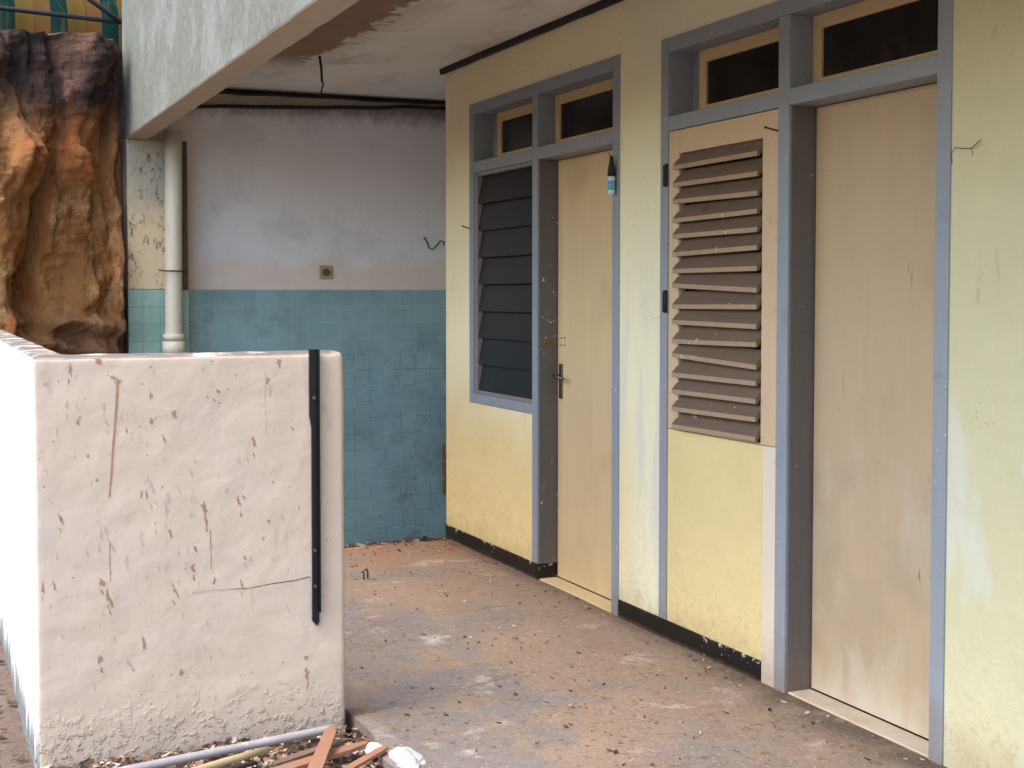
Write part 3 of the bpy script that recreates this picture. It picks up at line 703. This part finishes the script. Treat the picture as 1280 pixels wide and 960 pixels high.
def skin(b, c, w, h, tilt, seed, sc_=1.0):
    n_ = 16; cx_, cz_ = c
    cen = b.bm.verts.new((cx_, 4.39, cz_)); ring = []; mid = []
    for i in range(n_):
        a = 2*math.pi*i/n_; rr = sc_*max(.12, .5+.9*noise.noise(Vector((math.cos(a)*1.9, math.sin(a)*1.9, seed*3.3))))
        px, pz = rr*w*math.cos(a), rr*h*.9*math.sin(a)
        X_, Z_ = px*math.cos(tilt)-pz*math.sin(tilt), px*math.sin(tilt)+pz*math.cos(tilt)
        ring.append(b.bm.verts.new((cx_+X_, 4.39, cz_+Z_))); mid.append(b.bm.verts.new((cx_+X_*.5, 4.39, cz_+Z_*.5)))
    for i in range(n_):
        k = (i+1) % n_
        b.bm.faces.new((cen, mid[i], mid[k])); b.bm.faces.new((mid[i], ring[i], ring[k], mid[k]))
def ribbon(b, P, w0, w1):
    # P: (x, z) points; subdivided strip with an uneven edge
    Q = []
    for i in range(len(P)-1):
        for k in range(12): f = k/12; Q.append((P[i][0]+(P[i+1][0]-P[i][0])*f, P[i][1]+(P[i+1][1]-P[i][1])*f))
    Q.append(P[-1]); prev = None
    for i, (x, z) in enumerate(Q):
        f = i/(len(Q)-1); w_ = (w0+(w1-w0)*f)*(1+.5*noise.noise(Vector((x*60, z*60, 3))))
        d_ = Vector((Q[min(i+1, len(Q)-1)][0]-Q[max(i-1, 0)][0], Q[min(i+1, len(Q)-1)][1]-Q[max(i-1, 0)][1])).normalized()
        nx_, nz_ = -d_.y*w_, d_.x*w_
        cur = (b.bm.verts.new((x-nx_, 4.39, z-nz_)), b.bm.verts.new((x+nx_, 4.39, z+nz_)))
        if prev: b.bm.faces.new((prev[0], prev[1], cur[1], cur[0]))
        prev = cur
def blobs(kind):
    b = MB(); rnd = random.Random(3+kind)
    for x, z, w, h, k in splats+extra:
        if k != kind or z < .03 or (1.195 < x < 1.235 and z > .3): continue
        tilt = rnd.uniform(-.1, .45) if h > w*1.3 else rnd.uniform(-1, 1)
        if (x, z, w, h, k) in splats: w, h = w*1.2, h*1.1
        skin(b, (x, z), w, h, tilt, x*37+z*11)
        if h > .028: skin(b, (x+rnd.uniform(-.5, .5)*w, z-h*1.0), w*.5, h*.5, tilt, x*7)
        if h > .02:
            for q in range(2): skin(b, (x+rnd.uniform(-2, 2)*w, z+rnd.uniform(-1.3, 1.3)*h), w*.25, w*.3, 0, q+x)
    return b
def press(o, off):
    bmd = o.modifiers.new('w', 'SHRINKWRAP'); bmd.target = body; bmd.wrap_method = 'NEAREST_SURFACEPOINT'
    bmd.wrap_mode = 'ABOVE_SURFACE'; bmd.offset = off
    return o
b = blobs(0)
for P, a_, c_ in (([(.583, 1.172), (.579, 1.10), (.568, .98), (.560, .87), (.553, .806)], .0040, .0026),
          ([(.851, .745), (.856, .70), (.858, .675)], .003, .0016), ([(.553, .66), (.552, .60), (.553, .54)], .0016, .0010), ([(.869, .68), (.870, .61), (.871, .55)], .0014, .0009)):
    ribbon(b, P, a_, c_)
press(b.build('mud_splash', M_mud, low), .0009)
b = blobs(1)
ribbon(b, [(.808, .478), (.87, .482), (.93, .480)], .004, .002)
ribbon(b, [(1.055, 1.19), (1.052, 1.10), (1.056, .98)], .0012, .0008)
press(b.build('grey_smear', M_mud2, low), .0006)
b = MB(); ribbon(b, [(.93, .480), (1.0, .478), (1.08, .486), (1.15, .490), (1.20, .498)], .0012, .0020)
press(b.build('hairline_crack', M_crack, low), .0007)
ms = empty('metal_strip', (1.215, 4.395, .33), 'black flat metal strip bolted upright near the right end of the low wall', 'metal strip')
b = MB(); b.prism([(1.200, 4.402, 1.262), (1.231, 4.402, 1.262), (1.231, 4.402, 1.05), (1.229, 4.402, .345), (1.220, 4.402, .332), (1.206, 4.402, .35), (1.207, 4.402, 1.0), (1.200, 4.402, 1.04)], (0, -.014, 0)); 
b.box(1.226, 1.2305, 4.372, 4.3878, .38, 1.26)
b.build('strip_body', M_black, ms)
for z in (1.10, .588, .467):
    b = MB(); b.tube([(1.214, 4.389, z), (1.214, 4.383, z)], .006, 6); b.build('bolt', M_steel, ms)

# ------------------------------------------------------------------ rock
b = MB()
NA, NZ = 420, 330; z0, z1 = -.3, 2.97
cxr, cyr, rx, ry = -.03, 9.15, 1.27, .95
rows = []
for j in range(NZ+1):
    s_ = j/NZ; z = z0+(z1-z0)*s_
    row = []
    for i in range(NA):
        a = 2*math.pi*i/NA
        ca, sa = math.cos(a), math.sin(a)
        q = 2.6
        rr = (abs(ca)**q+abs(sa)**q)**(-1/q)
        ux, uy = rr*ca, rr*sa
        wv = .35*noise.noise(Vector((ux*2, uy*2, z*1.1)))
        P = Vector((ux*2.6+wv, uy*2.6, z*.75))
        d = .20*(noise.fractal(P*1.3+Vector((3, 0, 0)), .9, 2.1, 3))
        rg = 1-abs(noise.noise(Vector((ux*5.0+wv, uy*5.0+wv, z*1.0+4)))); d += .13*(rg**3-.5)
        rg2 = 1-abs(noise.noise(Vector((ux*10+wv*3, uy*10, z*2.6+1)))); d += .07*(rg2**2-.5)
        d += .10*noise.fractal(Vector((ux*6+wv, uy*6, z*1.9)), .7, 2.1, 6)
        # big bulge on the left, level with the eye
        d += .14*math.exp(-((X0:=cxr+rx*ux)-.52)**2/.045-(z-1.75)**2/.16)*(1 if uy < 0 else 0)
        d += .10*math.exp(-((X0-.50)**2)/.03-(z-2.25)**2/.05)*(1 if uy < 0 else 0)
        d -= .20*math.exp(-((X0-.80-.06*math.sin(z*3))**2)/.0022)*(1 if uy < 0 else 0)*min(1, max(0, (2.6-z)/.5))
        # lumpy ledges low on the right-hand side
        lw_ = max(0, 1-abs(z-1.15)/.38)*max(0, min(1, (ux-.35)/.3))
        d += lw_*(.10+.05*math.sin(z*38+ux*5+3*noise.noise(Vector((ux*4, uy*4, 2)))))
        d -= .10
        d -= .12*max(0, (z-2.2)/.8)*(1 if ux < .6 else 0)
        X = cxr+(rx+d)*ux; Y = cyr+(ry+d)*uy
        lim = 1.185 if Y < 8.97 else 1.30
        X = X if X < lim else lim+(X-lim)*.05
        if ux > .70:
            k_ = min(1, (ux-.70)/.2)*.7; X = X*(1-k_)+(lim-.012+.01*(lim > 1.2)+.018*noise.noise(Vector((0, uy*4, z*4)))+.010*noise.noise(Vector((0, uy*4, z*13))))*k_
        if uy < 0 and Y > 8.45 and X > 1.1: pass
        zz = z + (.05*noise.noise(Vector((ux*6, uy*6, 9)))+.03*noise.noise(Vector((ux*17, uy*17, 9))))*max(0, (s_-.9)*10)
        row.append(b.bm.verts.new((X, Y, zz)))
    rows.append(row)
for j in range(NZ):
    for i in range(NA):
        b.bm.faces.new((rows[j][i], rows[j][(i+1) % NA], rows[j+1][(i+1) % NA], rows[j+1][i])).smooth = True
c_ = b.bm.verts.new((cxr, cyr, 2.9))
for i in range(NA): b.bm.faces.new((rows[-1][i], rows[-1][(i+1) % NA], c_))
tag(b.build('rock_outcrop', M_rock, origin=(cxr, cyr, -.1)), 'tall craggy orange-brown rock with a sooty dark top standing left of the beam', 'rock')

# ------------------------------------------------------------------ awning
aw = empty('awning', (0, 10.2, 3.0), 'green and yellow striped awning on dark tubes above the craggy rock', 'awning')
b = MB(); nx = 160; AX0, AX1 = -2.6, 1.5
prof = [(9.93, 2.86), (9.95, 3.20), (9.98, 3.42), (10.35, 3.78), (10.9, 4.15)]
vg = []
for i in range(nx+1):
    x = AX0+(AX1-AX0)*i/nx; r_ = []
    for k, (yy, zz) in enumerate(prof):
        w = .025*math.sin(x*18)*(1 if k < 3 else .3)+.02*noise.noise(Vector((x*4, k*.6, 0)))
        r_.append(b.bm.verts.new((x, yy+w, zz-(.04*abs(math.sin(x*math.pi/.343)) if k == 0 else 0))))
    vg.append(r_)
for i in range(nx):
    for k in range(len(prof)-1): b.bm.faces.new((vg[i][k], vg[i][k+1], vg[i+1][k+1], vg[i+1][k])).smooth = True
cl = b.build('awning_cloth', M_awning, aw); so_ = cl.modifiers.new('s', 'SOLIDIFY'); so_.thickness = .004
b = MB(); b.tube([(-2.6, 9.86, 3.50), (.567, 9.86, 3.375), (1.50, 9.86, 3.335)], .016, 10); b.build('front_tube', M_trim, aw)
b = MB(); b.tube([(1.36, 9.84, 3.34), (1.16, 9.84, 3.47), (.80, 9.84, 3.72)], .017, 10); b.build('brace_tube', M_trim, aw)
for x in (-2.5, 1.46):
    b = MB(); b.tube([(x, 9.86, -.1), (x, 9.86, 3.4)], .022, 10); b.build('post', M_trim, aw)
    b = MB(); b.tube([(x, 9.86, 3.36), (x, 10.92, 4.12)], .016, 8); b.build('side_tube', M_trim, aw)

# ------------------------------------------------------------------ rubbish at the foot of the low wall
b = MB(); b.tube([(.30, 4.115, -.005), (.485, 4.150, .008), (1.197, 4.228, .028), (1.235, 4.233, .03)], .0135, 16)
tag(b.build('conduit_pipe', M_greypipe, origin=(.75, 4.18, .01)), 'slim grey plastic pipe lying along the foot of the low wall', 'pipe')
b = MB(); b.tube([(.56, 3.93, .0), (.737, 4.042, .018), (.86, 4.085, .022), (.988, 4.126, .025)], [.012, .0125, .012, .011], 12)
tag(b.build('bamboo_stick', M_stick, origin=(.78, 4.05, .0)), 'pale round bamboo stick on the rubbish just below the grey pipe', 'stick')
def plank(p0, p1, w, th, mat, lab, name='wood_scrap', grp='wood scraps at the foot of the low wall'):
    p0, p1 = Vector(p0), Vector(p1); d = (p1-p0); s_ = d.normalized().cross(Vector((0, 0, 1))).normalized()*w/2
    b = MB(); n_ = 7; top = Vector((0, 0, th)); rings = []
    for i in range(n_+1):
        f = i/n_; c_ = p0+d*f; k = 1+.18*noise.noise(Vector((f*4, p0.x*9, p0.y*9)))
        if i in (0, n_): k *= random.uniform(.35, .9)
        rings.append([b.bm.verts.new(q) for q in (c_-s_*k, c_+s_*k, c_+s_*k*.95+top, c_-s_*k*.95+top)])
    for i in range(n_):
        for k in range(4): b.bm.faces.new((rings[i][k], rings[i][(k+1) % 4], rings[i+1][(k+1) % 4], rings[i+1][k]))
    b.bm.faces.new(rings[0]); b.bm.faces.new(rings[-1]); bmesh.ops.recalc_face_normals(b.bm, faces=b.bm.faces[:])
    return tag(b.build(name, mat, origin=p0), lab, 'wood scrap', grp)
plank((1.04, 3.82, .02), (1.215, 4.19, .045), .045, .008, M_wood, 'bare pinkish wood strip leaning across the heap near the wall corner')
plank((.80, 3.93, -.012), (1.30, 4.10, .004), .05, .012, M_wood, 'long reddish board lying in the heap under the pinkish strip')
plank((1.00, 4.10, -.02), (1.26, 4.19, -.005), .035, .01, M_wood2, 'short grey-brown sliver close under the end of the grey pipe')
plank((.52, 4.02, -.03), (.95, 4.12, -.012), .03, .008, M_wood3, 'dark wet slat lying between the grey pipe and the bamboo stick')
plank((1.12, 3.88, -.01), (1.34, 4.02, .012), .03, .01, M_wood, 'reddish splinter at the porch edge beside the white plaster lumps')
plank((.95, 3.86, -.03), (1.12, 4.01, -.01), .05, .01, M_wood3, 'dark broken board at the bottom of the heap')
def chunk(c0, s0, seed, lab):
    b = MB(); bmesh.ops.create_icosphere(b.bm, subdivisions=3, radius=1)
    for v in b.bm.verts:
        n_ = v.co.copy(); d = 1+.35*noise.noise(n_*1.6+Vector((seed, 0, 0)))+.1*noise.noise(n_*5+Vector((seed, 0, 0)))
        v.co = Vector((n_.x*s0[0], n_.y*s0[1], n_.z*s0[2]))*d+Vector(c0)
    tag(b.build('plaster_lump', M_chunk, origin=c0), lab, 'plaster lump', 'white plaster lumps at the porch edge')
chunk((1.375, 3.93, .002), (.05, .085, .022), 1, 'larger white plaster lump at the broken porch edge')
chunk((1.315, 4.06, .0), (.028, .045, .02), 5, 'smaller white plaster lump next to the dark corner of the heap')
b = MB(); b.tube([(2.055, 6.51, .004), (2.055, 6.51, .04), (2.06, 6.515, .05), (2.078, 6.53, .05), (2.083, 6.535, .04), (2.083, 6.535, .004)], .005, 8)
tag(b.build('metal_staple', M_steel, origin=(2.07, 6.52, 0)), 'small upright metal loop sticking out of the porch floor', 'metal loop')

# litter
def scatter(name, n, area, zf, size, mats, seed, lab, cat, dens=None, elong=3.0):
    rnd = random.Random(seed); b = MB(); k = 0
    while k < n:
        x, y = rnd.uniform(*area[0]), rnd.uniform(*area[1])
        if dens and rnd.random() > dens(x, y): continue
        k += 1
        L_ = size*rnd.uniform(.4, 1.6); W = L_/rnd.uniform(1.2, elong); a = rnd.uniform(0, math.pi); z = zf(x, y)+.0015
        dx, dy = math.cos(a), math.sin(a); t1, t2 = rnd.uniform(-.12, .35)*L_, rnd.uniform(0, .3)*W
        c0 = [(-L_, -W*.5), (-.2*L_, -W), (L_, -W*.2), (.6*L_, W*.7), (-.6*L_, W*.8)]
        vs = [b.bm.verts.new((x+(u*dx-v*dy)*.5, y+(u*dy+v*dx)*.5, z+.5*max(0, u*.25+abs(v)*.2+t1*.2)+.002*rnd.random())) for u, v in c0]
        f = b.bm.faces.new(vs); f.material_index = rnd.randrange(len(mats))
    o = b.build(name, mats); s_ = o.modifiers.new('s', 'SOLIDIFY'); s_.thickness = .0018; s_.offset = 1
    return tag(o, lab, cat, kind='stuff')
def dfl(x, y):
    v = .10+.5*max(0, noise.noise(Vector((x*1.6, y*1.6, 3))))
    if y > 7.0: v += .6
    if x > 2.6 and (y < 4.9): v += .25
    if x > 2.7 and y < 6.1 and y > 5.3: v += .2
    if y < 4.6: v += .1
    v += .7*max(0, 1-(2.86-x)/.10)
    return v
scatter('floor_litter', 560, ((1.42, 2.85), (2.9, 7.9)), fz, .015, [M_leaf, M_wood2, M_leaf2, M_leaf3, M_wood2], 4, 'dry leaf scraps and wood chips scattered over the porch floor', 'litter', dfl)
scatter('wall_foot_litter', 420, ((1.5, 3.35), (8.2, 8.72)), fz, .07, [M_leaf, M_wood, M_leaf2, M_wood3], 5, 'dry sticks and leaves swept against the foot of the tiled wall', 'litter', None, 8)
scatter('heap_litter', 2200, ((.30, 1.36), (3.7, 4.39)), lambda x, y: gz(x, y)+.02+.02*noise.noise(Vector((x*5, y*5, 2))), .03, [M_leaf, M_leaf3, M_leaf3, M_wood2, M_leaf2, M_wood], 6, 'heap of dark chips, bark and broken bits at the foot of the low wall', 'litter', None, 4)
scatter('yard_litter', 1500, ((-1.0, .31), (3.9, 8.2)), lambda x, y: gz(x, y)+.01, .03, [M_leaf, M_leaf3, M_leaf, M_wood2, M_wood2, M_leaf2], 8, 'dry leaves and chips on the soil outside the white side of the low wall', 'litter', None, 3)

for o in bpy.data.objects:
    if '_o' in o: del o['_o']

# ------------------------------------------------------------------ light
w = bpy.data.worlds.new('World'); scene.world = w; w.use_nodes = True
nt = w.node_tree; bg = nt.nodes['Background']
sky = nt.nodes.new('ShaderNodeTexSky'); sky.sky_type = 'NISHITA'; sky.sun_disc = False
SUN_EL, SUN_AZ = 58, 262       # azimuth the sun stands at, clockwise from +Y
sky.sun_elevation = R(SUN_EL); sky.sun_rotation = R(SUN_AZ); sky.air_density = 1.2; sky.dust_density = 3.0; sky.ozone_density = 1.0
nt.links.new(sky.outputs[0], bg.inputs[0]); bg.inputs[1].default_value = .15
sl = bpy.data.lights.new('sun', 'SUN'); sl.energy = .5; sl.angle = R(24); sl.color = (1, .97, .93)
so2 = bpy.data.objects.new('sun', sl); col.objects.link(so2)
d = Vector((math.sin(R(SUN_AZ))*math.cos(R(SUN_EL)), math.cos(R(SUN_AZ))*math.cos(R(SUN_EL)), math.sin(R(SUN_EL))))
so2.rotation_euler = d.to_track_quat('Z', 'Y').to_euler(); so2.location = d*30

scene.view_settings.view_transform = 'Standard'; scene.view_settings.look = 'None'
scene.view_settings.gamma = 1; scene.view_settings.use_curve_mapping = False
scene.view_settings.exposure = 1.9
scene.cycles.max_bounces = 8; scene.cycles.diffuse_bounces = 6
scene.cycles.use_denoising = True
